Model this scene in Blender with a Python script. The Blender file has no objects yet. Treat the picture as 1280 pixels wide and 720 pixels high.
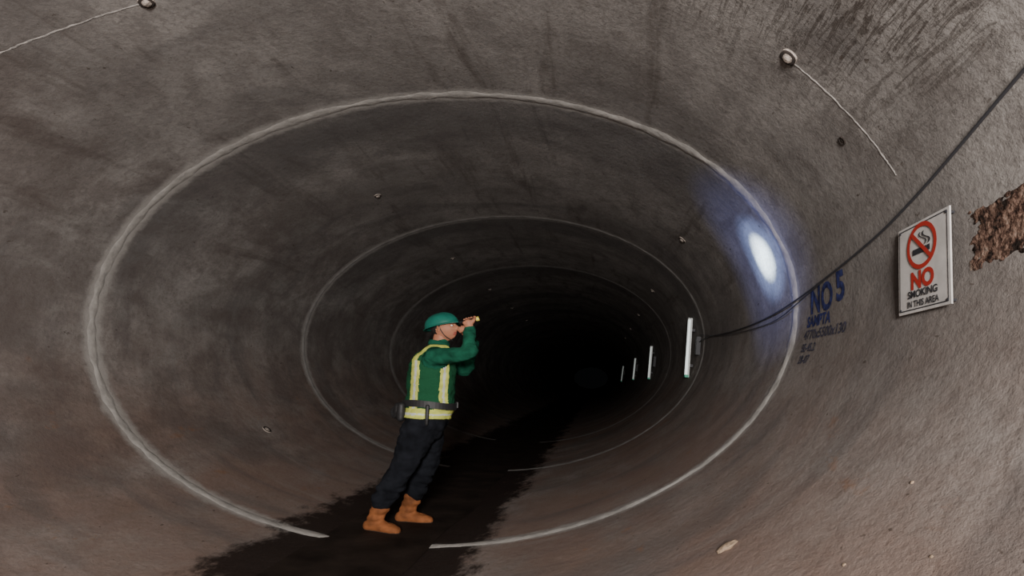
import bpy, bmesh, math, random
from mathutils import Vector, Matrix, noise
random.seed(4)
D=math.radians
# ------------------------------------------------------------------ tunnel geometry
TA,TB,TT=3.042,1.890,0.035           # half axes (m) of the pipe bore and its tilt
CAMH=1.313
CX,CZ=-1.5966,0.5786+CAMH
RING0,SEG=4.30,3.6635
def S(phi,y,off=0.0):
    p=D(phi); ct,st=math.cos(TT),math.sin(TT)
    X,Z=TA*math.cos(p),TB*math.sin(p)
    nx,nz=-math.cos(p)/TA,-math.sin(p)/TB
    l=math.hypot(nx,nz); X+=nx/l*off; Z+=nz/l*off
    return Vector((CX+X*ct-Z*st,y,CZ+X*st+Z*ct))
def Nrm(phi):
    v=S(phi,0,1.0)-S(phi,0,0); return v.normalized()

# ------------------------------------------------------------------ helpers
def link(o,parent=None):
    bpy.context.collection.objects.link(o)
    if parent: o.parent=parent
    return o
def obj(name,verts,faces,mats,parent=None,smooth=True,midx=None):
    me=bpy.data.meshes.new(name); me.from_pydata([tuple(v) for v in verts],[],faces); me.update()
    for m in (mats if isinstance(mats,(list,tuple)) else [mats]): me.materials.append(m)
    if smooth:
        for p in me.polygons: p.use_smooth=True
    if midx:
        for p,i in zip(me.polygons,midx): p.material_index=i
    return link(bpy.data.objects.new(name,me),parent)
def empty(name,loc=(0,0,0)):
    e=bpy.data.objects.new(name,None); e.empty_display_size=.1; e.location=loc; return link(e)
def mat(name,col,rough=.6,metal=0,emit=None,es=0,bump=0,bscale=60,var=0,vscale=8,spec=.5):
    m=bpy.data.materials.new(name); m.use_nodes=True; nt=m.node_tree; b=nt.nodes['Principled BSDF']
    b.inputs['Roughness'].default_value=rough; b.inputs['Metallic'].default_value=metal
    b.inputs['Specular IOR Level'].default_value=spec
    b.inputs['Base Color'].default_value=(*col,1)
    tc=nt.nodes.new('ShaderNodeTexCoord')
    if var:
        n=nt.nodes.new('ShaderNodeTexNoise'); n.inputs['Scale'].default_value=vscale; n.inputs['Detail'].default_value=4
        nt.links.new(tc.outputs['Object'],n.inputs['Vector'])
        r=nt.nodes.new('ShaderNodeValToRGB')
        r.color_ramp.elements[0].position=.3; r.color_ramp.elements[1].position=.7
        r.color_ramp.elements[0].color=(*[c*(1-var) for c in col],1); r.color_ramp.elements[1].color=(*[min(1,c*(1+var)) for c in col],1)
        nt.links.new(n.outputs['Fac'],r.inputs['Fac']); nt.links.new(r.outputs['Color'],b.inputs['Base Color'])
    if emit: b.inputs['Emission Color'].default_value=(*emit,1); b.inputs['Emission Strength'].default_value=es
    if bump:
        n=nt.nodes.new('ShaderNodeTexNoise'); n.inputs['Scale'].default_value=bscale; n.inputs['Detail'].default_value=4
        nt.links.new(tc.outputs['Object'],n.inputs['Vector'])
        bp=nt.nodes.new('ShaderNodeBump'); bp.inputs['Strength'].default_value=bump; bp.inputs['Distance'].default_value=.01
        nt.links.new(n.outputs['Fac'],bp.inputs['Height']); nt.links.new(bp.outputs['Normal'],b.inputs['Normal'])
    return m

# ------------------------------------------------------------------ concrete
def concrete():
    m=bpy.data.materials.new('stained_concrete'); m.use_nodes=True; nt=m.node_tree; L=nt.links
    b=nt.nodes['Principled BSDF']
    geo=nt.nodes.new('ShaderNodeTexCoord'); P=geo.outputs['Object']
    sep=nt.nodes.new('ShaderNodeSeparateXYZ'); L.new(P,sep.inputs[0])
    def noi(scale,det=4,rough=.55,dist=0,seed=0):
        mp=nt.nodes.new('ShaderNodeMapping'); mp.inputs['Scale'].default_value=scale; mp.inputs['Location'].default_value=(seed,seed*1.7,seed*.3)
        L.new(P,mp.inputs['Vector'])
        n=nt.nodes.new('ShaderNodeTexNoise'); n.inputs['Scale'].default_value=1; n.inputs['Detail'].default_value=det; n.inputs['Roughness'].default_value=rough; n.inputs['Distortion'].default_value=dist
        L.new(mp.outputs[0],n.inputs['Vector']); return n.outputs['Fac']
    def rng(v,a,c,lo=0,hi=1,smooth=True):
        r=nt.nodes.new('ShaderNodeMapRange'); r.interpolation_type='SMOOTHSTEP' if smooth else 'LINEAR'
        L.new(v,r.inputs['Value']); r.inputs['From Min'].default_value=a; r.inputs['From Max'].default_value=c
        r.inputs['To Min'].default_value=lo; r.inputs['To Max'].default_value=hi; return r.outputs[0]
    def mth(op,a,c=0):
        n=nt.nodes.new('ShaderNodeMath'); n.operation=op
        for i,x in enumerate((a,c)):
            if isinstance(x,(int,float)): n.inputs[i].default_value=x
            else: L.new(x,n.inputs[i])
        return n.outputs[0]
    def mix(fac,a,c,mode='MIX'):
        n=nt.nodes.new('ShaderNodeMix'); n.data_type='RGBA'; n.blend_type=mode
        if isinstance(fac,(int,float)): n.inputs[0].default_value=fac
        else: L.new(fac,n.inputs[0])
        for i,x in ((6,a),(7,c)):
            if isinstance(x,tuple): n.inputs[i].default_value=(*x,1)
            else: L.new(x,n.inputs[i])
        return n.outputs[2]
    x,y,z=sep.outputs
    base=mix(rng(noi((.8,.7,.8),5,.6,.3),.36,.64),(.185,.172,.162),(.285,.268,.252))
    base=mix(rng(noi((4,3,4),6,.7,.2,3),.42,.68,0,.6),base,(.130,.116,.108))
    base=mix(rng(noi((34,26,34),3,.8,.2,13),.45,.65,0,.38),base,(.105,.092,.084))
    # brown mud film low down
    low=rng(z,2.2,.4); lown=mth('MULTIPLY',low,rng(noi((1.4,.8,1.4),5,.6,0,5),.3,.65,.35,1))
    base=mix(mth('MULTIPLY',lown,.80),base,(.195,.130,.103))
    # lengthwise drip / form marks in the crown
    up=rng(z,1.7,2.8)
    st=rng(noi((3.6,.45,3.6),5,.65,.5,8),.53,.70)
    base=mix(mth('MULTIPLY',mth('MULTIPLY',st,up),.6),base,(.080,.066,.058))
    # round-the-bore casting bands, soft
    bd=rng(noi((.6,1.7,.6),4,.6,.8,11),.46,.66)
    base=mix(mth('MULTIPLY',bd,.42),base,(.100,.092,.090))
    bd2=rng(noi((.7,5,.7),3,.6,.5,15),.56,.72)
    base=mix(mth('MULTIPLY',bd2,.13),base,(.31,.30,.29))
    # grime on the left flank
    gl=mth('MULTIPLY',rng(x,-2.6,-4.2),rng(noi((1.6,1.1,1.6),6,.7,.4,71),.38,.62))
    base=mix(mth('MULTIPLY',gl,.55),base,(.085,.066,.060))
    # scraped dark scratches near the camera end, upper right
    reg=mth('MULTIPLY',mth('MULTIPLY',rng(y,3.3,2.1),rng(x,-.9,.4)),rng(z,2.1,2.9))
    sc=rng(noi((34,4.5,34),5,.8,.9,21),.48,.57)
    base=mix(mth('MULTIPLY',mth('MULTIPLY',reg,sc),.85),base,(.05,.040,.034))
    # orange-brown blotches
    bl=rng(noi((3.2,2.2,3.2),6,.7,0,31),.62,.70)
    base=mix(mth('MULTIPLY',mth('MULTIPLY',bl,low),.5),base,(.22,.115,.065))
    # dark pits
    pt=rng(noi((22,12,22),2,.6,0,41),.71,.75)
    base=mix(mth('MULTIPLY',pt,.65),base,(.06,.045,.035))
    # distance to the nearest joint, shade painted into the crown just past it, mortar smeared on it
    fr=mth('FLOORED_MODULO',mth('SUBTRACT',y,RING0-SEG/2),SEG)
    jshade=mth('MULTIPLY',mth('MULTIPLY',rng(fr,SEG/2+1.3,SEG/2+.35),rng(fr,SEG/2-.02,SEG/2+.12)),rng(z,1.6,3.2))
    base=mix(mth('MULTIPLY',jshade,.5),base,(.085,.08,.08))
    md=mth('ABSOLUTE',mth('SUBTRACT',fr,SEG/2))
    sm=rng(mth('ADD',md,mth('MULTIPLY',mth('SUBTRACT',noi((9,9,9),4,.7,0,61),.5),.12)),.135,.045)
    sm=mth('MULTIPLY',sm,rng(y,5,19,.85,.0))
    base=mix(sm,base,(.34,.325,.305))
    # wet invert
    wn=noi((3.5,2.0,3.5),6,.75,0,51)
    zz=mth('ADD',z,mth('MULTIPLY',mth('SUBTRACT',wn,.5),.17))
    wet=rng(zz,.092,.055)
    base=mix(mth('MULTIPLY',wet,.95),base,(.019,.013,.011))
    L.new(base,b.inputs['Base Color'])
    L.new(rng(wet,0,1,1.0,.75),b.inputs['Roughness'])
    b.inputs['Specular IOR Level'].default_value=.06
    bp=nt.nodes.new('ShaderNodeBump'); bp.inputs['Strength'].default_value=.4; bp.inputs['Distance'].default_value=.02
    L.new(noi((16,13,16),5,.75,0,2),bp.inputs['Height'])
    L.new(bp.outputs[0],b.inputs['Normal'])
    return m
M_con=concrete()
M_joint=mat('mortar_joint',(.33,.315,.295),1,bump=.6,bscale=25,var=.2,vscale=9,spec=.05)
M_jointd=mat('dimmed_mortar_joint',(.25,.24,.23),1,var=.25,vscale=9,spec=.05)  # same mortar, colour darkened to dim the joints farther down the bore
M_jointf=mat('far_dimmed_mortar_joint',(.15,.14,.135),1,var=.28,vscale=9,spec=.05)  # darkest copy, so distant ridges do not seem to catch the light

# tunnel shell
NP=288; ys=[-8+.25*i for i in range(65)]
while ys[-1]<100: ys.append(ys[-1]+.9)
V=[];F=[]
for y in ys:
    for i in range(NP): V.append(S(i*360/NP,y))
for j in range(len(ys)-1):
    for i in range(NP):
        k=(i+1)%NP; F.append((j*NP+i,(j+1)*NP+i,(j+1)*NP+k,j*NP+k))
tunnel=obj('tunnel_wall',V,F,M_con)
JOIN=[]
# mortar joints between pipe segments
for k in range(-1,12):
    y0=RING0+SEG*k; V=[];F=[]; n=540
    hs=1.0 if k<=0 else (.6 if k==1 else (.45 if k==2 else .12))
    ws=1.0 if k<=0 else (1.0 if k<3 else .7)
    prof=[(-.056,-.003),(-.040,.002),(-.014,.006),(.016,.006),(.042,.002),(.058,-.003)]
    for i in range(n):
        ph=360*i/n; c,s=math.cos(D(ph)),math.sin(D(ph))
        w=ws*(1+.4*noise.noise(Vector((c*5,s*5,k*3.1)))+.6*noise.noise(Vector((c*18,s*18,k))))*(1+.2*c)
        h=hs*(1+.4*noise.noise(Vector((c*30,s*30,k*2+9))))*(1+1.0*max(0,c))
        wob=.012*noise.noise(Vector((c*3,s*3,k*7)))
        for (dy,o) in prof: V.append(S(ph,y0+wob+dy*w,o*h if o>0 else o))
    m_=len(prof)
    for i in range(n):
        a=i*m_; b_=((i+1)%n)*m_
        for j in range(m_-1): F.append((a+j,a+j+1,b_+j+1,b_+j))
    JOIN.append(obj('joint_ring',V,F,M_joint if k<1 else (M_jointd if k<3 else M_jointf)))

# standing water in the invert
M_water=mat('muddy_water',(.020,.014,.011),.75,bump=.5,bscale=9,spec=.12,var=.5,vscale=3)
V=[];F=[];n=240
for i in range(n+1):
    y=-6+i*.35; h=.45+.10*noise.noise(Vector((y*.8,0,0)))
    h2=.45+.10*noise.noise(Vector((y*.8,5,0)))
    V+= [Vector((-1.72-h,y,.024)),Vector((-1.72+h2,y,.024))]
for i in range(n): F.append((2*i,2*i+1,2*i+3,2*i+2))
obj('puddle_water',V,F,M_water)

# ------------------------------------------------------------------ lifting holes and their grout lines
M_plug=mat('rusty_plug',(.36,.31,.27),.8,bump=.8,bscale=80,var=.5,vscale=40)
M_dark=mat('dark_hole',(.03,.022,.018),.9,var=.4,vscale=30)
M_line=mat('pale_grout_line',(.34,.32,.30),.9,bump=.5,bscale=60,var=.4,vscale=25)
def disc_bump(name,phi,y,r,h,m1,m2):
    V=[];F=[];mi=[]; seg=24
    nr=Nrm(phi); tu=(S(phi+.5,y)-S(phi-.5,y)).normalized(); ty=Vector((0,1,0)); c=S(phi,y,0)
    rings=[(1.0,-.004),(.92,.008),(.72,h*.6),(.55,h*.5),(.42,h),(.2,h*1.1)]
    for (rr,hh) in rings:
        for i in range(seg):
            a=2*math.pi*i/seg; q=r*rr*(1+.12*noise.noise(Vector((math.cos(a)*2,math.sin(a)*2,phi+y))))
            V.append(c+tu*q*math.cos(a)+ty*q*math.sin(a)+nr*hh)
    for j in range(len(rings)-1):
        for i in range(seg):
            k=(i+1)%seg; F.append((j*seg+i,j*seg+k,(j+1)*seg+k,(j+1)*seg+i)); mi.append(1 if j in(1,2) else 0)
    V.append(c+nr*h*1.15)
    for i in range(seg): F.append(((len(rings)-1)*seg+i,(len(rings)-1)*seg+(i+1)%seg,len(V)-1)); mi.append(0)
    JOIN.append(obj(name,V,F,[m1,m2],midx=mi))
def wall_strip(name,pts,w,h,m):
    V=[];F=[]; P=[]
    for a in range(len(pts)-1):
        for t in range(20):
            u=t/20; P.append((pts[a][0]*(1-u)+pts[a+1][0]*u,pts[a][1]*(1-u)+pts[a+1][1]*u))
    P.append(pts[-1])
    for i,(ph,y) in enumerate(P):
        q=P[min(i+1,len(P)-1)]; p=P[max(i-1,0)]
        d=(S(*q)-S(*p)).normalized(); nr=Nrm(ph); s=d.cross(nr)
        ww=w*(1+.9*noise.noise(Vector((i*.35,ph,2)))); y+=.008*noise.noise(Vector((i*.2,4,ph)))
        c=S(ph,y,0)
        V+=[c-s*ww-nr*.003,c-s*ww*.4+nr*h,c+s*ww*.4+nr*h,c+s*ww-nr*.003]
    for i in range(len(P)-1):
        for j in range(3): F.append((4*i+j,4*i+j+1,4*i+5+j,4*i+4+j))
    JOIN.append(obj(name,V,F,m))
for k in range(-1,6):
    yy=2.72+SEG*k
    disc_bump('lifting_hole_plug',32,yy,.050,.022,M_plug,M_dark)
    disc_bump('lifting_hole_plug',113,yy-.06,.050,.022,M_plug,M_dark)
wall_strip('grout_line',[(31,2.74),(22,2.75),(13,2.72),(10,2.70)],.010,.002,M_line)
wall_strip('grout_line',[(114,2.66),(124,2.60),(134,2.52),(150,2.5)],.010,.002,M_line)
disc_bump('concrete_pit',19,2.92,.024,.004,M_dark,M_dark)
disc_bump('concrete_pit',-141,6.1,.06,.012,M_plug,M_dark)
bpy.ops.object.select_all(action='DESELECT')
for o in JOIN+[tunnel]: o.select_set(True)
bpy.context.view_layer.objects.active=tunnel; bpy.ops.object.join()

# ------------------------------------------------------------------ cables
M_cable=mat('black_cable',(.035,.035,.04),.55)
def cable(name,pts,r,m,parent=None):
    cu=bpy.data.curves.new(name,'CURVE'); cu.dimensions='3D'; cu.bevel_depth=r; cu.bevel_resolution=3
    sp=cu.splines.new('NURBS'); sp.points.add(len(pts)-1)
    for p,q in zip(sp.points,pts): p.co=(*q,1)
    sp.use_endpoint_u=True; sp.order_u=4; sp.resolution_u=12
    cu.materials.append(m); return link(bpy.data.objects.new(name,cu),parent)
cable('power_cable',[S(17,.9,.02),S(13.5,1.5,.02),S(11,1.89,.02),S(7,2.40,.02),S(5,2.7,.02),S(3,3.0,.02),S(.1,3.76,.02),S(-2.0,4.3,.03),S(-3.2,4.98,.02),S(-3.4,5.9,.02),S(-2.4,6.92,.02),S(-1,7.7,.03),S(-3,8.45,.03)],.006,M_cable)
cable('power_cable',[S(1.4,3.45,.02),S(-.6,3.9,.02),S(-4.6,4.5,.03),S(-5,5.0,.02),S(-4,6.6,.02),S(1,8.2,.02)],.004,M_cable)

# ------------------------------------------------------------------ fluorescent lamps
M_house=mat('lamp_housing',(.6,.62,.6),.5,emit=(.8,.86,.84),es=.10)
M_green=mat('green_end_cap',(.05,.35,.22),.5,emit=(.05,.35,.22),es=.2)
def box(c,ax,ay,az,sx,sy,sz,V,F,mi,m,bev=.15):
    b0=len(V)
    for k in (-1,1):
        for (i,j) in ((-1,-1),(1,-1),(1,1),(-1,1)): V.append(c+ax*sx*i+ay*sy*j+az*sz*k)
    for f in ((0,3,2,1),(4,5,6,7),(0,1,5,4),(1,2,6,5),(2,3,7,6),(3,0,4,7)): F.append(tuple(b0+q for q in f)); mi.append(m)
def cyl(a,b,r,V,F,mi,m,n=14):
    d=(b-a).normalized(); u=d.orthogonal().normalized(); w=d.cross(u); b0=len(V)
    for p in (a,b):
        for i in range(n):
            t=2*math.pi*i/n; V.append(p+u*r*math.cos(t)+w*r*math.sin(t))
    for i in range(n):
        k=(i+1)%n; F.append((b0+i,b0+k,b0+n+k,b0+n+i)); mi.append(m)
    F.append(tuple(b0+i for i in range(n))[::-1]); F.append(tuple(b0+n+i for i in range(n))); mi+= [m,m]
for (y,es,p1,p2) in ((8.5,.65,9.5,-18),(14.9,.30,9,-18),(21.8,.18,8,-18),(33,.08,8,-20)):
    M_tube=mat('fluorescent_tube',(.8,.82,.8),.3,emit=(.9,1,.97),es=es)
    V=[];F=[];mi=[]
    A=S(p1,y,.02);B=S(p2,y,.02); up=(A-B).normalized(); nr=Nrm((p1+p2)/2); Y=Vector((0,1,0)); h=(A-B).length/2; c=(A+B)/2+nr*.0
    box(c,nr,Y,up,.012,.028,h,V,F,mi,0)
    cyl(c-up*(h*.93)+nr*.032,c+up*(h*.95)+nr*.032,.020,V,F,mi,1)
    box(c-up*(h*.96)+nr*.022,nr,Y,up,.028,.030,h*.045,V,F,mi,2)
    box(c+up*(h*.975)+nr*.022,nr,Y,up,.028,.030,h*.025,V,F,mi,0)
    for s_ in (-.6,.6): box(c+up*h*s_-nr*.035,nr,Y,up,.025,.012,.02,V,F,mi,3)
    box(S(-4,y-.30,.04),nr,Y,up,.028,.05,.13,V,F,mi,3)
    obj('fluorescent_lamp',V,F,[M_house,M_tube,M_green,M_cable],smooth=False,midx=mi)

# ------------------------------------------------------------------ text helper
def text_verts(s,size,align='CENTER',bold=0):
    cu=bpy.data.curves.new('t','FONT'); cu.body=s; cu.size=size; cu.align_x=align; cu.align_y='BOTTOM_BASELINE'; cu.offset=bold; cu.resolution_u=4
    o=link(bpy.data.objects.new('t',cu)); dg=bpy.context.evaluated_depsgraph_get()
    me=bpy.data.meshes.new_from_object(o.evaluated_get(dg)); v=[tuple(p.co) for p in me.vertices]; f=[tuple(p.vertices) for p in me.polygons]
    bpy.data.objects.remove(o); bpy.data.curves.remove(cu); bpy.data.meshes.remove(me)
    return v,f
M_blue=mat('blue_stencil_paint',(.026,.032,.11),.8,var=.6,vscale=30,spec=.2)
M_ink=mat('dark_stencil_paint',(.055,.053,.080),.85,var=.6,vscale=40,spec=.2)
V=[];F=[];mi=[]
for (s,size,sx,y0,ph,m,bold) in (("NO",.25,.90,3.985,-5.4,0,.009),("5",.25,1.0,3.575,-4.4,0,.009),("SAMPTA",.105,1.0,4.03,-8.2,0,.004),("4770x5500x130",.092,1.10,4.05,-10.8,1,.002),
                                 ("SE-45.2",.080,1.0,4.04,-13.4,1,.002),("28-07",.080,1.0,4.03,-15.9,1,.002)):
    v,f=text_verts(s,size,'LEFT',bold); b0=len(V)
    for q in v: V.append(S(ph+q[1]/.0335,y0-q[0]*sx,.004))
    for q in f: F.append(tuple(b0+i for i in q)); mi.append(m)
obj('pipe_stencil_marking',V,F,[M_blue,M_ink],smooth=False,midx=mi)

# ------------------------------------------------------------------ no smoking sign
M_white=mat('sign_white',(.50,.48,.46),.6,var=.14,vscale=12,spec=.3)
M_red=mat('sign_red',(.38,.030,.02),.6,spec=.3)
M_black=mat('sign_black',(.03,.03,.035),.6,spec=.3)
TL,TR,BR,BL=S(2.2,2.775,.02),S(2.5,2.385,.02),S(-10.4,2.385,.02),S(-10.4,2.795,.02)
sc=(TL+TR+BR+BL)/4; sx=((TR-TL)+(BR-BL)).normalized(); sy=((TL-BL)+(TR-BR)).normalized(); sn=sx.cross(sy).normalized(); sy=sn.cross(sx)
if sn.x>0: sn=-sn
hw=.5*(TR-TL).length; hh=.5*(TL-BL).length
V=[];F=[];mi=[]
def sp(x,y,l): return sc+sx*x+sy*y+sn*(.004+.0012*l)
box(sc,sx,sy,sn,hw,hh,.003,V,F,mi,0)
def poly(pts,l,m):
    b0=len(V); V.extend(sp(x,y,l) for x,y in pts); F.append(tuple(range(b0,b0+len(pts)))); mi.append(m)
def ring(cx,cy,r1,r2,l,m,n=40,e=1):
    for i in range(n):
        a,b=2*math.pi*i/n,2*math.pi*(i+1)/n
        poly([(cx+r1*math.cos(a),cy+r1*math.sin(a)*e),(cx+r2*math.cos(a),cy+r2*math.sin(a)*e),(cx+r2*math.cos(b),cy+r2*math.sin(b)*e),(cx+r1*math.cos(b),cy+r1*math.sin(b)*e)],l,m)
def rot(pts,cx,cy,a): return [(cx+x*math.cos(a)-y*math.sin(a),cy+x*math.sin(a)+y*math.cos(a)) for x,y in pts]
g=.012; e=.005
for q in ([(-hw+g,hh-g),(hw-g,hh-g),(hw-g,hh-g-e),(-hw+g,hh-g-e)],[(-hw+g,-hh+g),(hw-g,-hh+g),(hw-g,-hh+g+e),(-hw+g,-hh+g+e)],
          [(-hw+g,-hh+g),(-hw+g+e,-hh+g),(-hw+g+e,hh-g),(-hw+g,hh-g)],[(hw-g,-hh+g),(hw-g-e,-hh+g),(hw-g-e,hh-g),(hw-g,hh-g)]): poly(q,1,2)
cy=.088
ring(0,cy,.092,.114,3,1,e=.93)
poly(rot([(-.10,-.010),(.10,-.010),(.10,.010),(-.10,.010)],0,cy,D(-42)),4,1)
poly([(-.07,cy-.034),(.035,cy-.034),(.035,cy-.008),(-.07,cy-.008)],2,2)
poly([(.040,cy-.034),(.062,cy-.034),(.062,cy-.008),(.040,cy-.008)],2,2)
for i in range(10):
    t=i/10;t2=(i+1)/10; fx=lambda t:.05+.018*math.sin(t*6)-.03*t; fy=lambda t:cy+.0+t*.062
    poly([(fx(t)-.006,fy(t)),(fx(t)+.006,fy(t)),(fx(t2)+.006,fy(t2)),(fx(t2)-.006,fy(t2))],2,2)
    poly([(fx(t)-.031,fy(t)),(fx(t)-.021,fy(t)),(fx(t2)-.021,fy(t2)),(fx(t2)-.031,fy(t2))],2,2)
for (s,size,y,m,bold,sxx) in (("NO",.105,-.098,1,.005,1.05),("SMOKING",.045,-.138,2,.0012,1.12),("IN THIS AREA",.040,-.180,2,.0010,.98)):
    v,f=text_verts(s,size,'CENTER',bold); b0=len(V)
    V.extend(sp(q[0]*sxx,y+q[1],2) for q in v)
    for q in f: F.append(tuple(b0+i for i in q)); mi.append(m)
for (ix,iy) in ((-1,1),(1,1),(1,-1),(-1,-1)):
    c=sc+sx*(hw-.02)*ix+sy*(hh-.02)*iy; cyl(c-sn*.03,c+sn*.007,.006,V,F,mi,2,8)
obj('no_smoking_sign',V,F,[M_white,M_red,M_black],smooth=False,midx=mi)

# ------------------------------------------------------------------ spalled rusty patch
def rust():
    m=mat('rust_stained_aggregate',(.22,.11,.06),.95,bump=1,bscale=50,spec=.1); nt=m.node_tree; b=nt.nodes['Principled BSDF']
    tc=nt.nodes.new('ShaderNodeTexCoord'); n=nt.nodes.new('ShaderNodeTexNoise'); n.inputs['Scale'].default_value=17; n.inputs['Detail'].default_value=7; n.inputs['Roughness'].default_value=.7
    nt.links.new(tc.outputs['Object'],n.inputs['Vector']); r=nt.nodes.new('ShaderNodeValToRGB'); cr=r.color_ramp
    cr.elements[0].position=.43; cr.elements[0].color=(.018,.013,.011,1); cr.elements[1].position=.68; cr.elements[1].color=(.28,.22,.18,1)
    e=cr.elements.new(.49); e.color=(.080,.046,.035,1); e=cr.elements.new(.56); e.color=(.19,.12,.09,1)
    nt.links.new(n.outputs['Fac'],r.inputs['Fac']); nt.links.new(r.outputs['Color'],b.inputs['Base Color']); return m
V=[];F=[];nu,nv=80,50; idx={}
for i in range(nu+1):
    for j in range(nv+1):
        u=i/nu;v=j/nv; y=2.335-.62*u; ph=-6.6+7.4*v+1.0*u
        ed=min(u*1.9,v,1-v)*2.2+.5*noise.noise(Vector((u*7,v*5,3)))+.35*noise.noise(Vector((u*20,v*14,1)))
        hgt=max(-.012,min(.003,ed*.06-.006))+.003*noise.noise(Vector((u*30,v*20,7)))
        idx[i,j]=len(V); V.append(S(ph,y,hgt))
for i in range(nu):
    for j in range(nv): F.append((idx[i,j],idx[i,j+1],idx[i+1,j+1],idx[i+1,j]))
obj('spalled_concrete_patch',V,F,rust())

# ------------------------------------------------------------------ loose stones
M_stone=mat('pale_stone',(.26,.19,.13),.85,bump=.6,bscale=60,var=.35,vscale=40)
def stone(phi,y,r,fl=.45,st=1.0):
    bm=bmesh.new(); bmesh.ops.create_icosphere(bm,subdivisions=3,radius=1)
    nr=Nrm(phi); t=(S(phi+.5,y)-S(phi-.5,y)).normalized(); Y=Vector((0,1,0)); c=S(phi,y,r*fl*.75)
    for v in bm.verts:
        q=v.co*(1+.35*noise.noise(v.co*1.6+Vector((phi,y,0)))); v.co=c+t*q.x*r*st+Y*q.y*r+nr*q.z*r*fl
    me=bpy.data.meshes.new('loose_stone'); bm.to_mesh(me); bm.free(); me.materials.append(M_stone)
    for p in me.polygons: p.use_smooth=True
    link(bpy.data.objects.new('loose_stone',me))
stone(-46,2.67,.028,.35,1.9)
for a in ((-33.5,1.49,.010),(-36,1.75,.006),(-40,2.0,.007),(-31,2.1,.007),(-55,2.3,.008),(-28,1.6,.006),(-60,2.9,.01),(-48,2.1,.006)): stone(*a)

# ------------------------------------------------------------------ WORKER
def loft(secs,n=20,V=None,F=None,cap=True):
    secs=list(secs)
    if cap:
        def endcap(s0,s1):
            c,A,B=s0; d=(c-s1[0]).normalized(); r=min(A.length,B.length)
            return [(c+d*r*math.sin(t),A*math.cos(t),B*math.cos(t)) for t in (D(30),D(60),D(80))]
        secs=endcap(secs[0],secs[1])[::-1]+secs+endcap(secs[-1],secs[-2])
    b0=len(V)
    for c,A,B in secs:
        for i in range(n):
            t=2*math.pi*i/n; V.append(c+A*math.cos(t)+B*math.sin(t))
    for j in range(len(secs)-1):
        for i in range(n):
            k=(i+1)%n; F.append((b0+j*n+i,b0+j*n+k,b0+(j+1)*n+k,b0+(j+1)*n+i))
    F.append(tuple(b0+i for i in range(n))[::-1]); F.append(tuple(b0+(len(secs)-1)*n+i for i in range(n)))
def limb(pts,rad,V,F,n=16,sub=6,ell=1.0,ref=Vector((0,1,0))):
    P=[Vector(p) for p in pts]; out=[]
    Q=[];R=[]
    for i in range(len(P)-1):
        p0=P[max(i-1,0)];p1=P[i];p2=P[i+1];p3=P[min(i+2,len(P)-1)]
        for s_ in range(sub):
            t=s_/sub; Q.append(.5*((2*p1)+(p2-p0)*t+(2*p0-5*p1+4*p2-p3)*t*t+(-p0+3*p1-3*p2+p3)*t**3)); R.append(rad[i]*(1-t)+rad[i+1]*t)
    Q.append(P[-1]);R.append(rad[-1])
    for i in range(len(Q)):
        d=(Q[min(i+1,len(Q)-1)]-Q[max(i-1,0)]).normalized()
        A=ref-d*ref.dot(d)
        if A.length<.1: A=d.orthogonal()
        A.normalize(); B=d.cross(A)
        out.append((Q[i],A*R[i]*ell,B*R[i]))
    loft(out,n,V,F)
    return list(zip(Q,R))
def remesh(name,V,F,vox,mats,parent,smooth_it=4,post=None):
    me=bpy.data.meshes.new(name); me.from_pydata([tuple(v) for v in V],[],F); me.update()
    bm=bmesh.new(); bm.from_mesh(me); bmesh.ops.recalc_face_normals(bm,faces=bm.faces); bm.to_mesh(me); bm.free()
    o=link(bpy.data.objects.new(name+'_src',me))
    md=o.modifiers.new('r','REMESH'); md.mode='VOXEL'; md.voxel_size=vox
    if smooth_it: ms=o.modifiers.new('s','SMOOTH'); ms.factor=.5; ms.iterations=smooth_it
    dg=bpy.context.evaluated_depsgraph_get(); m2=bpy.data.meshes.new_from_object(o.evaluated_get(dg)); bpy.data.objects.remove(o)
    m2.name=name; m2.materials.clear()
    for m in mats: m2.materials.append(m)
    for p in m2.polygons: p.use_smooth=True
    if post: post(m2)
    return link(bpy.data.objects.new(name,m2),parent)

M_shirt=mat('green_shirt',(.009,.075,.044),1,bump=1,bscale=26,var=.4,vscale=11,spec=.08)
M_trs=mat('black_trousers',(.009,.010,.013),1,bump=1,bscale=16,var=.45,vscale=9,spec=.08)
M_hv=mat('hi_vis_yellow',(.46,.49,.11),.9,var=.22,vscale=20,spec=.1)
M_silver=mat('reflective_tape',(.46,.48,.44),.6)
M_vest=mat('green_vest_mesh',(.012,.068,.032),1,bump=.8,bscale=60,spec=.08)
M_skin=mat('skin',(.34,.145,.085),.6,var=.15,vscale=20,spec=.3)
M_lip=mat('lips',(.26,.07,.05),.5)
M_eye=mat('eye_white',(.6,.58,.55),.3); M_iris=mat('iris',(.02,.012,.01),.2)
M_hair=mat('black_hair',(.012,.010,.009),.6,bump=.5,bscale=80)
M_helm=mat('teal_helmet',(.008,.12,.088),.4,spec=.4,var=.15,vscale=20)
M_boot=mat('orange_rubber_boot',(.22,.078,.028),.8,bump=.6,bscale=20,var=.45,vscale=11,spec=.2)
M_sole=mat('boot_sole',(.08,.042,.022),.9)
M_belt=mat('black_belt',(.012,.012,.013),.6)

X0=-1.5; SXW=1.24                     # the burly build of the worker
W=empty('construction_worker',(X0,4.72,0))
WI=Matrix.Translation((-X0,-4.72,0))
def lx(p): return Vector((X0+(p[0]-X0)/SXW,p[1],p[2]))
def par(o):
    o.matrix_parent_inverse=WI; return o

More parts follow.
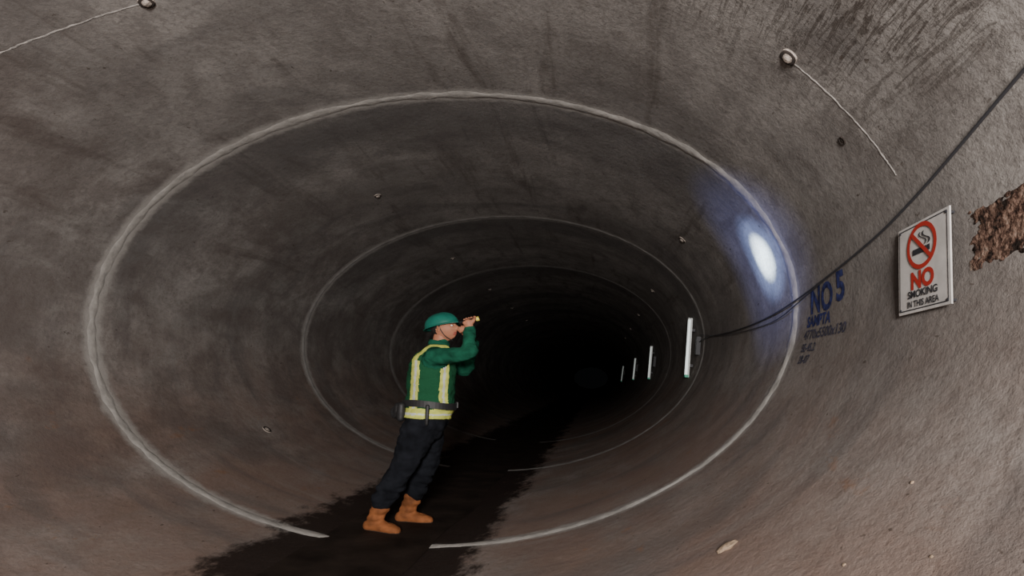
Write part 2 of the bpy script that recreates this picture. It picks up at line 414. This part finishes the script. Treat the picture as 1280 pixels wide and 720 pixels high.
yaw=D(14); f=Vector((math.cos(yaw),math.sin(yaw),0)); r=Vector((math.sin(yaw),-math.cos(yaw),0)); UZ=Vector((0,0,1))
yh=D(8); fh=Vector((math.cos(yh),math.sin(yh),0)); rh=Vector((math.sin(yh),-math.cos(yh),0))
V=[];F=[]
def sec(x,y,z,w,d,ff,rr): return (Vector((x,y,z)),rr*w,ff*d)
fm=(f+fh).normalized(); rm=(r+rh).normalized()
torso=[sec(-1.515,4.72,.86,.165,.145,fh,rh),sec(-1.505,4.72,.94,.190,.162,fh,rh),sec(-1.495,4.72,1.02,.190,.164,fh,rh),sec(-1.485,4.72,1.12,.190,.160,fm,rm),
       sec(-1.485,4.72,1.22,.198,.160,f,r),sec(-1.488,4.72,1.33,.208,.162,f,r),sec(-1.480,4.72,1.42,.212,.154,f,r),sec(-1.470,4.72,1.49,.195,.132,f,r),sec(-1.458,4.72,1.545,.14,.100,f,r),sec(-1.445,4.72,1.59,.075,.07,f,r)]
loft(torso,28,V,F)
hipR=Vector((-1.52,4.72,.92))+rh*.088; hipL=Vector((-1.505,4.72,.92))-rh*.088
ankR=lx((-1.80,4.57,.27)); ankL=lx((-1.645,4.92,.28))
footR=lx((-1.850,4.57,0)); footL=lx((-1.695,4.92,0))
kneeR=(hipR+ankR)/2+Vector((.012,-.01,-.03)); kneeL=(hipL+ankL)/2+Vector((.040,.02,-.03))
limb([hipR+Vector((0,0,.04)),hipR*.5+kneeR*.5,kneeR,kneeR*.45+ankR*.55,ankR],[.130,.118,.094,.088,.080],V,F)
limb([hipL+Vector((0,0,.04)),hipL*.5+kneeL*.5,kneeL,kneeL*.45+ankL*.55,ankL],[.130,.118,.094,.088,.080],V,F)
ch=Vector((-1.465,4.72,1.475)); shR=ch+r*.185; shL=ch-r*.185
elR=lx((-1.075,4.40,1.51)); wrR=lx((-1.110,4.545,1.715))
elL=lx((-1.25,5.02,1.38)); wrL=lx((-1.135,4.82,1.61))
armR=limb([shR-r*.05,shR,(shR+elR)/2,elR,(elR+wrR)/2,wrR],[.075,.082,.068,.056,.050,.040],V,F)
armL=limb([shL+r*.05,shL,(shL+elL)/2,elL,(elL+wrL)/2,wrL],[.075,.082,.068,.056,.050,.040],V,F)
def nd(p,L): return min((p-q).length/max(rr,.01) for q,rr in L)
def post_body(me):
    for p in me.polygons:
        p.material_index=1 if (p.center.z<.985) else 0
body=par(remesh('clothed_body',V,F,.011,[M_shirt,M_trs],W,6,post_body))
me=body.data
for v in me.vertices:
    q=v.co; a=.014 if q.z<.95 else .010
    k=noise.noise(Vector((q.x*9,q.y*9,q.z*16)))+.6*noise.noise(Vector((q.x*20,q.y*20,q.z*34)))
    if q.z<.9: k+=.6*math.sin(q.z*70+6*noise.noise(q*5))*max(0,1-abs(q.z-.36)/.16)
    v.co=q+v.normal*a*k
# vest: shell lifted off the torso surface
bm=bmesh.new(); bm.from_mesh(me)
dele=[]
aR6,aL6,aR16,aL16=armR[6::2],armL[6::2],armR[16::2],armL[16::2]
for fc in bm.faces:
    c=fc.calc_center_median()
    ok=.955<c.z<1.575
    if ok and c.z>1.20:
        s_=(c-ch).dot(r)
        if s_>.165 and nd(c,aR6)<1.25: ok=False
        elif s_<-.165 and nd(c,aL6)<1.25: ok=False
        elif nd(c,aR16)<1.3 or nd(c,aL16)<1.3: ok=False
        if ok and c.z>1.52 and abs(s_)<.07: ok=False
        if ok and (c-ch).dot(f)>.03 and abs(s_)<max(0,(c.z-1.22)*.22): ok=False
    if not ok: dele.append(fc)
bmesh.ops.delete(bm,geom=dele,context='FACES')
bm.normal_update()
for v in bm.verts: v.co=v.co+v.normal*.010
for fc in bm.faces:
    c=fc.calc_center_median(); fr=(c-Vector((-1.485,4.72,0))).dot(f); l=abs((c-Vector((-1.485,4.72,0))).dot(r))
    i=0
    cb=.112; cf=.085+.12*max(0,1.15-c.z)
    if fr<0:
        if abs(-fr-cb)<.028: i=1
        if abs(-fr-cb)<.008: i=2
    else:
        if abs(fr-cf)<.030: i=1
        if abs(fr-cf)<.008: i=2
    if c.z>1.44: i=1 if abs(l-.12)<.028 else 0
    if c.z<1.035: i=1
    if c.z<.995 and c.z>.980: i=2
    fc.material_index=i; fc.smooth=True
vm=bpy.data.meshes.new('safety_vest')
for m in (M_vest,M_hv,M_silver): vm.materials.append(m)
bm.to_mesh(vm); bm.free()
vest=par(link(bpy.data.objects.new('safety_vest',vm),W)); sd=vest.modifiers.new('s','SOLIDIFY'); sd.thickness=.006; sd.offset=1
# belt with pouches
V=[];F=[];mi=[]; n=48
for i in range(n):
    t=2*math.pi*i/n
    for (k,dz) in ((1.0,-.028),(1.08,-.028),(1.08,.028),(1.0,.028)):
        V.append(Vector((-1.49,4.72,1.068+dz))+rm*.212*k*math.cos(t)+fm*.184*k*math.sin(t)+UZ*.012*math.cos(t*2+1))
for i in range(n):
    k=(i+1)%n
    for j in range(4): F.append((4*i+j,4*i+(j+1)%4,4*k+(j+1)%4,4*k+j)); mi.append(0)
par(obj('tool_belt',V,F,[M_belt],W,smooth=False))
V=[];F=[]
def soft(c,ax,ay,az,sx_,sy_,sz_):
    loft([(c-az*sz_,ax*sx_*.9,ay*sy_*.9),(c,ax*sx_,ay*sy_),(c+az*sz_,ax*sx_*.92,ay*sy_*.92)],16,V,F)
pc=Vector((-1.49,4.72,1.0))
soft(pc-fm*.222+rm*.02,fm,rm,UZ,.032,.06,.045); soft(pc-fm*.19+rm*.12,fm,rm,UZ,.032,.045,.055)
limb([pc-fm*.23-rm*.05+UZ*.05,pc-fm*.27+UZ*.0,pc-fm*.24+rm*.07-UZ*.05,pc-fm*.20+rm*.12+UZ*.03],[.012]*4,V,F,8)
limb([pc+rm*.23+UZ*.06,pc+rm*.24-UZ*.03,pc+rm*.23-UZ*.09],[.016,.014,.012],V,F,10)
par(remesh('belt_pouches',V,F,.006,[M_belt],W,2))
V=[];F=[];mi=[]; box(Vector((-1.49,4.72,1.068))+fm*.20,fm,rm,UZ,.006,.03,.024,V,F,mi,0)
par(obj('belt_buckle',V,F,[M_belt],W,smooth=False))

def boot(name,ft,an,yw,zb):
    ff=Vector((math.cos(yw),math.sin(yw),0)); rr=Vector((math.sin(yw),-math.cos(yw),0))
    base=Vector((ft.x,ft.y,zb)); V=[];F=[]
    a2=Vector((an.x,an.y,an.z+.03)); mid=base*.45+a2*.55
    loft([(base-ff*.015+UZ*.07,rr*.052,ff*.062),(base+ff*.0+UZ*.13,rr*.056,ff*.060),(mid+UZ*.02,rr*.063,ff*.066),(a2,rr*.064,ff*.066)],20,V,F)
    loft([(base-ff*.050+UZ*.055,rr*.046,UZ*.05),(base+ff*.02+UZ*.065,rr*.050,UZ*.062),(base+ff*.08+UZ*.05,rr*.056,UZ*.048),(base+ff*.130+UZ*.042,rr*.056,UZ*.040),(base+ff*.155+UZ*.038,rr*.045,UZ*.034)],20,V,F)
    def post(me):
        for v in me.vertices:
            if v.co.z<zb+.004: v.co.z=zb+.004
            if v.co.z>zb+.08: v.co+=v.normal*(.006*noise.noise(v.co*18)+.003*math.sin(v.co.z*110))
        for p in me.polygons: p.material_index=1 if p.center.z<zb+.024 else 0
    o=remesh(name,V,F,.007,[M_boot,M_sole],W,3,post); return par(o)
boot('boot_right',footR,ankR,D(-10),.006); boot('boot_left',footL,ankL,D(8),.006)

# neck + head (local frame: +X face, +Z crown)
HC=lx((-1.395,4.715,1.742))
HM=Matrix.Translation(HC)@Matrix.Rotation(D(-12),4,'Z')@Matrix.Rotation(D(-12),4,'Y')
def g(a,b,s): return math.exp(-((a-b)/s)**2)
V=[];F=[]
ns,nl=72,56
for j in range(nl+1):
    th=math.pi*j/nl
    for i in range(ns):
        ph=2*math.pi*i/ns; x,y,z=math.sin(th)*math.cos(ph),math.sin(th)*math.sin(ph),math.cos(th)
        X,Y,Z=.100*x,.079*y,.122*z
        if z<0:
            Y*=1-.34*z*z-.10*abs(z)
            X*= (1-.50*abs(z)**1.3) if x<0 else (1+.02*abs(z))
            if x>0: X+=.012*g(Z,-.095,.03)*x
        if z>.2: X*=1-.05*(z-.2)
        front=max(0,x)**1.5
        Y*=1-.06*g(Z,.03,.03)*front
        X+=front*(.007*g(Z,.030,.014)*g(abs(Y),.025,.03))
        X-=front*(.013*g(Z,.006,.014)*g(abs(Y),.032,.014))
        nz=.0 if Z>.02 else max(0,min(1,(.02-Z)/.052))
        if Z<-.032: nz*=max(0,1-(-.032-Z)/.013)
        X+=front*(.030*nz*g(Y,0,.011+.006*nz)+.008*g(Z,-.025,.02)*g(Y,0,.022))
        X+=front*.006*g(abs(Y),.040,.018)*g(Z,-.018,.02)
        X+=front*(.008*g(Z,-.057,.008)*g(Y,0,.024)+.008*g(Z,-.072,.008)*g(Y,0,.020)-.004*g(Z,-.0645,.003)*g(Y,0,.024))
        X+=front*.008*g(Z,-.100,.014)*g(Y,0,.022)
        V.append(Vector((X,Y,Z)))
for j in range(nl):
    for i in range(ns):
        k=(i+1)%ns; F.append((j*ns+i,(j+1)*ns+i,(j+1)*ns+k,j*ns+k))
mi=[]
for fc in F:
    c=sum((V[q] for q in fc),Vector())/4
    m=0
    if c.x>.07 and abs(c.y)<.024 and (-.079<c.z<-.052): m=1
    if (c.z>-.01 and c.x<.005+.5*max(0,c.z-.03)) or (c.z>-.055 and c.x<-.035) or c.z>.075: m=2
    if c.x>.078 and abs(abs(c.y)-.032)<.016 and .024<c.z<.032: m=2
    mi.append(m)
hd=obj('head',[HM@v for v in V],F,[M_skin,M_lip,M_hair],W,midx=mi); par(hd)
V=[];F=[]
limb([(-1.455,4.72,1.53),(-1.442,4.72,1.60),(HC.x-.013,4.717,1.685)],[.062,.056,.056],V,F)
par(obj('neck',V,F,[M_skin],W))
V=[];F=[];mi=[]; n=32
for i in range(n):
    t=2*math.pi*i/n
    for (rr_,dz) in ((.072,-.03),(.078,.0),(.070,.028),(.063,.026)): V.append(Vector((-1.445,4.72,1.60+dz))+Vector((math.cos(t)*rr_*1.05+ .1*dz,math.sin(t)*rr_,.012*-math.cos(t))))
for i in range(n):
    k=(i+1)%n
    for j in range(3): F.append((4*i+j,4*i+j+1,4*k+j+1,4*k+j))
par(obj('shirt_collar',V,F,[M_shirt],W))
def blob(name,c,s,m,rotm=None,fn=None):
    bm=bmesh.new(); bmesh.ops.create_uvsphere(bm,u_segments=20,v_segments=14,radius=1)
    for v in bm.verts:
        q=Vector((v.co.x*s[0],v.co.y*s[1],v.co.z*s[2]))
        if fn: q=fn(q)
        if rotm: q=rotm@q
        v.co=HM@(Vector(c)+q)
    me=bpy.data.meshes.new(name); bm.to_mesh(me); bm.free(); me.materials.append(m)
    for p in me.polygons: p.use_smooth=True
    return par(link(bpy.data.objects.new(name,me),W))
for s_ in (-1,1):
    blob('ear',(-.008,.078*s_,-.008),(.019,.009,.032),M_skin,Matrix.Rotation(D(25*s_),3,'Z'),lambda q:Vector((q.x,q.y*(1 if abs(q.z)>.02 else .7),q.z+ (q.x*.2))))
    blob('eyeball',(.081,.031*s_,.006),(.0115,.0135,.0105),M_eye)
    blob('iris',(.0895,.030*s_,.006),(.004,.006,.006),M_iris)
    blob('eyelid',(.082,.031*s_,.013),(.0120,.0150,.0060),M_skin)
# hard hat
V=[];F=[]; ns,nl=64,18
rows=[]
for j in range(nl+1):
    t=j/nl*math.pi/2
    rows.append((math.cos(t),math.sin(t)))
for c,s in rows:
    for i in range(ns):
        p=2*math.pi*i/ns; x,y=math.cos(p)*c,math.sin(p)*c
        rid=.009*(g(y,0,.10)+.6*g(abs(y),.32,.06))*min(1,s*2.2)*(1 if c>.03 else 0)
        V.append(Vector((.132*x-.008,.108*y,.026+.112*s**.9+rid)))
for j in range(nl):
    for i in range(ns):
        k=(i+1)%ns; F.append((j*ns+i,j*ns+k,(j+1)*ns+k,(j+1)*ns+i))
b0=len(V)
for (kr,dz) in ((1.0,.0),(1.05,-.004),(1.12,-.010),(1.125,-.015),(1.0,-.008)):
    for i in range(ns):
        p=2*math.pi*i/ns; x,y=math.cos(p),math.sin(p); pk=max(0,x)**2.2*(kr-1)*.42
        V.append(Vector((.132*x*kr-.008+pk,.108*y*kr,.026+dz-(pk*.18))))
for j in range(4):
    for i in range(ns):
        k=(i+1)%ns; F.append((b0+(j+1)*ns+i,b0+(j+1)*ns+k,b0+j*ns+k,b0+j*ns+i))
HH=HM@Matrix.Rotation(D(-4),4,'Y')
par(obj('hard_hat',[HH@v for v in V],F,[M_helm],W))
V=[];F=[]
for s_ in (-1,1):
    limb([HM@Vector(p) for p in ((.0,.086*s_,.03),(.012,.080*s_,-.03),(.03,.060*s_,-.085),(.05,.0,-.122))],[.004]*4,V,F,6)
par(obj('chin_strap',V,F,[M_belt],W))

# flashlight
def wx(p): return Vector((X0+(p[0]-X0)*SXW,p[1],p[2]))
TG=lx((-1.130,4.585,1.80)); TGW=wx(TG); TGT=S(12.2,4.74); tdw=(TGT-TGW).normalized(); td=Vector((tdw.x/SXW,tdw.y,tdw.z)).normalized()
M_torch=mat('black_flashlight',(.02,.02,.022),.35,metal=.6); M_lens=mat('flashlight_lens',(.9,.9,.7),.2,emit=(1,.95,.55),es=2.5); M_ybez=mat('yellow_bezel',(.6,.5,.08),.4)
V=[];F=[]; u=td.orthogonal().normalized(); w=td.cross(u); prof=[(-.075,.0),(-.075,.013),(-.07,.015),(.040,.015),(.050,.019),(.072,.020),(.074,.018),(.0715,.0165),(.0715,.0)]; n=24; mi=[]
for (l,rr_) in prof:
    for i in range(n):
        t=2*math.pi*i/n; V.append(TG+td*l+(u*math.cos(t)+w*math.sin(t))*rr_)
for j in range(len(prof)-1):
    for i in range(n):
        k=(i+1)%n; F.append((j*n+i,j*n+k,(j+1)*n+k,(j+1)*n+i)); mi.append(2 if j in(4,5,6) else (1 if j==7 else 0))
par(obj('flashlight',V,F,[M_torch,M_lens,M_ybez],W,midx=mi))

def hand(name,wr,G,ax,nd_,rt,flip=1):
    n_=(nd_-ax*nd_.dot(ax)).normalized(); t_=ax.cross(n_)*flip
    V=[];F=[]
    def ar(a,off,l): a=D(a); return G+ax*l+(n_*math.cos(a)+t_*math.sin(a))*(rt+off)
    pb=G+n_*(rt+.020)-t_*.038
    palm_l=[.030,.010,-.010,-.029]; scale=[1,1.08,1,.82]
    for l,sc_ in zip(palm_l,scale):
        k=ar(-8,.014,l); 
        limb([wr*.6+pb*.4+ax*l*.35,pb+ax*l*.85,k],[.017,.0165,.0125],V,F,10,4)
        limb([k,ar(50,.011,l*1.02),ar(105*sc_,.010,l*1.0),ar(165*sc_,.0095,l*.98),ar(215*sc_,.009,l*.95)],[.0115,.0105,.0098,.009,.0078],V,F,10,4)
    limb([wr,wr*.5+pb*.5,pb],[.026,.027,.024],V,F,12,4,1.15,ax)
    limb([wr*.35+pb*.65+ax*.016,pb+ax*.040-n_*.004,ar(-75,.012,.050),ar(-120,.011,.052)],[.015,.014,.0115,.0095],V,F,10,4)
    return par(remesh(name,V,F,.0032,[M_skin],W,2))
hand('hand_right',wrR+(TG-wrR)*.05,TG+td*-.005,td,(wrR-TG),.015,1)
G2=TG-td*.03-UZ*.055+Vector((-.02,.06,0))
hand('hand_left',wrL+(G2-wrL)*.05,G2,UZ.cross(td).normalized()*.2+td*.98,(wrL-G2),.014,-1)
def cuff(name,a,b,r_):
    V=[];F=[]; d=(b-a).normalized(); limb([b-d*.03,b-d*.01,b+d*.012],[r_*1.02,r_*1.05,r_],V,F,16,3); return par(obj(name,V,F,[M_shirt],W))
cuff('cuff_right',elR,wrR,.040); cuff('cuff_left',elL,wrL,.040)
W.scale=(SXW,1,1)

# ------------------------------------------------------------------ lights
def spot(name,loc,tgt,power,ang,blend,col,rad=.01):
    l=bpy.data.lights.new(name,'SPOT'); l.energy=power; l.spot_size=D(ang); l.spot_blend=blend; l.color=col; l.shadow_soft_size=rad
    o=link(bpy.data.objects.new(name,l)); o.location=loc; o.rotation_euler=(Vector(tgt)-Vector(loc)).to_track_quat('-Z','Y').to_euler(); return o
tip=TGW+tdw*.115
spot('flashlight_beam_core',tip,TGT,4200,11.5,1.0,(.72,.92,1),.006)
spot('flashlight_beam_ring',tip,TGT,700,21,1.0,(.34,.50,1),.006)
spot('flashlight_beam_spill',tip,TGT,150,48,1.0,(.30,.38,1),.006)
def area(name,loc,tgt,power,size,col):
    l=bpy.data.lights.new(name,'AREA'); l.energy=power; l.size=size; l.color=col
    o=link(bpy.data.objects.new(name,l)); o.location=loc; o.rotation_euler=(Vector(tgt)-Vector(loc)).to_track_quat('-Z','Y').to_euler(); return o
area('work_light_key',(.1,-2.7,2.1),(-.1,5,2.2),690,.9,(1,.95,.91))
area('warm_fill',(-.2,-1.6,.9),(1.0,4,1.2),30,.7,(1,.82,.70))  # unseen fill, added to warm the lower right wall
w=bpy.data.worlds.new('w'); bpy.context.scene.world=w; w.use_nodes=True
w.node_tree.nodes['Background'].inputs[0].default_value=(.5,.55,.6,1); w.node_tree.nodes['Background'].inputs[1].default_value=.004

# ------------------------------------------------------------------ camera
al=TT+.1364
cd=bpy.data.cameras.new('camera'); cam=link(bpy.data.objects.new('camera',cd))
M=Matrix.Rotation(-al,3,'Y')@Matrix.Rotation(.1335,3,'Z')@Matrix.Rotation(math.pi/2+.1915,3,'X')@Matrix.Rotation(-.1396,3,'Z')
cam.matrix_world=Matrix.Translation((0,0,CAMH))@M.to_4x4()
cd.sensor_width=36; cd.lens=36*676.08/1280; cd.clip_start=.05; cd.clip_end=300
bpy.context.scene.camera=cam
